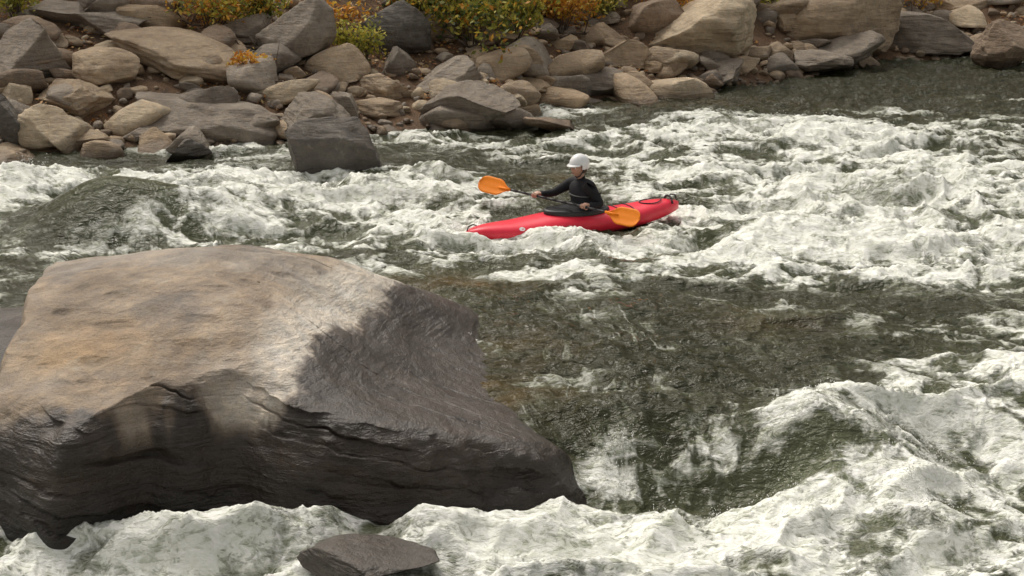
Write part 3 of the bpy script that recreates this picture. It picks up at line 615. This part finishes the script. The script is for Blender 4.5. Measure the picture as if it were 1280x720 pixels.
def hand(G,wr,name,side):
    e=empty(name); e.parent=man
    a=Ad.copy(); w=(wr-G); w=(w-a*w.dot(a)).normalized(); b=a.cross(w)
    if b.z<0: b=-b
    pc=G+w*.040
    bm=bmesh.new(); Vp,Fp=ICO[3]; Mx=Matrix((a,w,b)).transposed()
    vv=[bm.verts.new(pc+w*.012+b*.010+Mx@Vector((p[0]*.043,p[1]*.046,p[2]*.018))) for p in Vp]
    for f_ in Fp: bm.faces.new([vv[i] for i in f_])
    bm_obj(bm,'palm',SKIN,e)
    skin('wrist',[wr-w*.0+(wr-G).normalized()*.03,wr,pc+w*.02+b*.006],[(0,1),(1,2)],[.028,.026,(.03,.02)],SKIN,e)
    for i,(off,rr_) in enumerate(((-.032,.0088),(-.011,.0095),(.011,.0092),(.031,.0078))):
        off*=side; c=G+a*off; r1=.028; angs=(20,70,120,175,225) if i<3 else (20,65,110,160,205)
        pp=[pc+a*off*.9+b*.014]+[c+(w*math.cos(math.radians(q_))+b*math.sin(math.radians(q_)))*(r1+.002*(i==1)) for q_ in angs]
        skin(('index','middle','ring','little')[i]+'_finger',pp,[(k,k+1) for k in range(5)],[rr_*1.1,rr_*1.1,rr_,rr_,rr_*.92,rr_*.8],SKIN,e,sub=1)
    t0=pc+w*.02-a*.03*side-b*.002; c=G-a*.048*side
    skin('thumb',[t0,pc-a*.046*side-b*.016,c+(w*math.cos(-1.2)+b*math.sin(-1.2))*.030,c+a*.012*side+(w*math.cos(-2.3)+b*math.sin(-2.3))*.030],[(0,1),(1,2),(2,3)],[.014,.012,.0105,.009],SKIN,e,sub=1)
hand(Lh,Lw,'left_hand',-1); hand(Rh,Rw,'right_hand',1)
bm=bmesh.new()
for wr,el in((Lw,Le),(Rw,Re)): d=(el-wr).normalized(); tube(bm,wr+d*.005,wr+d*.06,.036,.042,16)
bm_obj(bm,'cuffs',VEST,man)
# ---------------------------------------------------------------- paddle
pad=empty('paddle',pos_k,RZ); pad.scale=(1.05,1.05,1.05); bm=bmesh.new(); e1=Rh-Ad*.42; e2=Lh+Ad*.36; 
for k in range(10): tube(bm,e1.lerp(e2,k/10),e1.lerp(e2,(k+1)/10),.0155,.0155,12)
bm_obj(bm,'shaft',BLK,pad)
def blade(root,dirv,nrm,name):
    bm=bmesh.new(); d=dirv.normalized(); n_=(nrm-d*nrm.dot(d)).normalized(); s=d.cross(n_); L=.48; rows=[];m=11
    for i in range(23):
        t_=i/22; w_=.018+.098*sst(0,.38,t_)+.006*t_; 
        if t_>.72: w_*=math.sqrt(max(0.004,1-((t_-.72)/.28)**2.4))
        c=root+d*(t_*L)+n_*(.03*t_*t_)
        row=[]
        for j in range(m):
            q_=-1+2*j/(m-1); row.append(bm.verts.new(c+s*(w_*q_)-n_*(.012*(1-q_*q_))+n_*(.010*math.exp(-(q_/.16)**2)*(1-t_))))
        rows.append(row)
    for a,b in zip(rows,rows[1:]):
        for j in range(m-1): bm.faces.new((a[j],a[j+1],b[j+1],b[j]))
    o=bm_obj(bm,name,ORM,pad); q_=o.modifiers.new('t','SOLIDIFY'); q_.thickness=.009
    bm=bmesh.new(); tube(bm,root-d*.03,root+d*.16,.018,.010,10); bm_obj(bm,name+'_neck',ORM,pad)
blade(e1,-Ad,Vector((.25,.85,.45)),'blade_forward'); blade(e2,Ad,Vector((.5,.7,.5)),'blade_rear')
# ---------------------------------------------------------------- light
EL,AZ=math.radians(55),math.radians(-35)
w=bpy.data.worlds.new('World'); scene.world=w; w.use_nodes=True; nt=w.node_tree; bg=nt.nodes['Background']
sky=nt.nodes.new('ShaderNodeTexSky'); sky.sky_type='NISHITA'; sky.sun_disc=False; sky.sun_elevation=EL; sky.sun_rotation=AZ; sky.dust_density=6; sky.air_density=1.2
hs=nt.nodes.new('ShaderNodeHueSaturation'); hs.inputs['Saturation'].default_value=.18; nt.links.new(sky.outputs[0],hs.inputs['Color'])
mx=nt.nodes.new('ShaderNodeMix'); mx.data_type='RGBA'; mx.blend_type='MULTIPLY'; mx.inputs[0].default_value=1; mx.inputs[7].default_value=(1.05,1.0,.92,1); nt.links.new(hs.outputs[0],mx.inputs[6]); nt.links.new(mx.outputs[2],bg.inputs[0]); bg.inputs[1].default_value=.15
sl=bpy.data.lights.new('sun','SUN'); sl.energy=1.5; sl.angle=math.radians(20); sl.color=(1,.95,.87); so=bpy.data.objects.new('sun',sl); scene.collection.objects.link(so)
dvec=Vector((math.sin(AZ)*math.cos(EL),math.cos(AZ)*math.cos(EL),math.sin(EL))); so.rotation_euler=dvec.to_track_quat('Z','Y').to_euler()
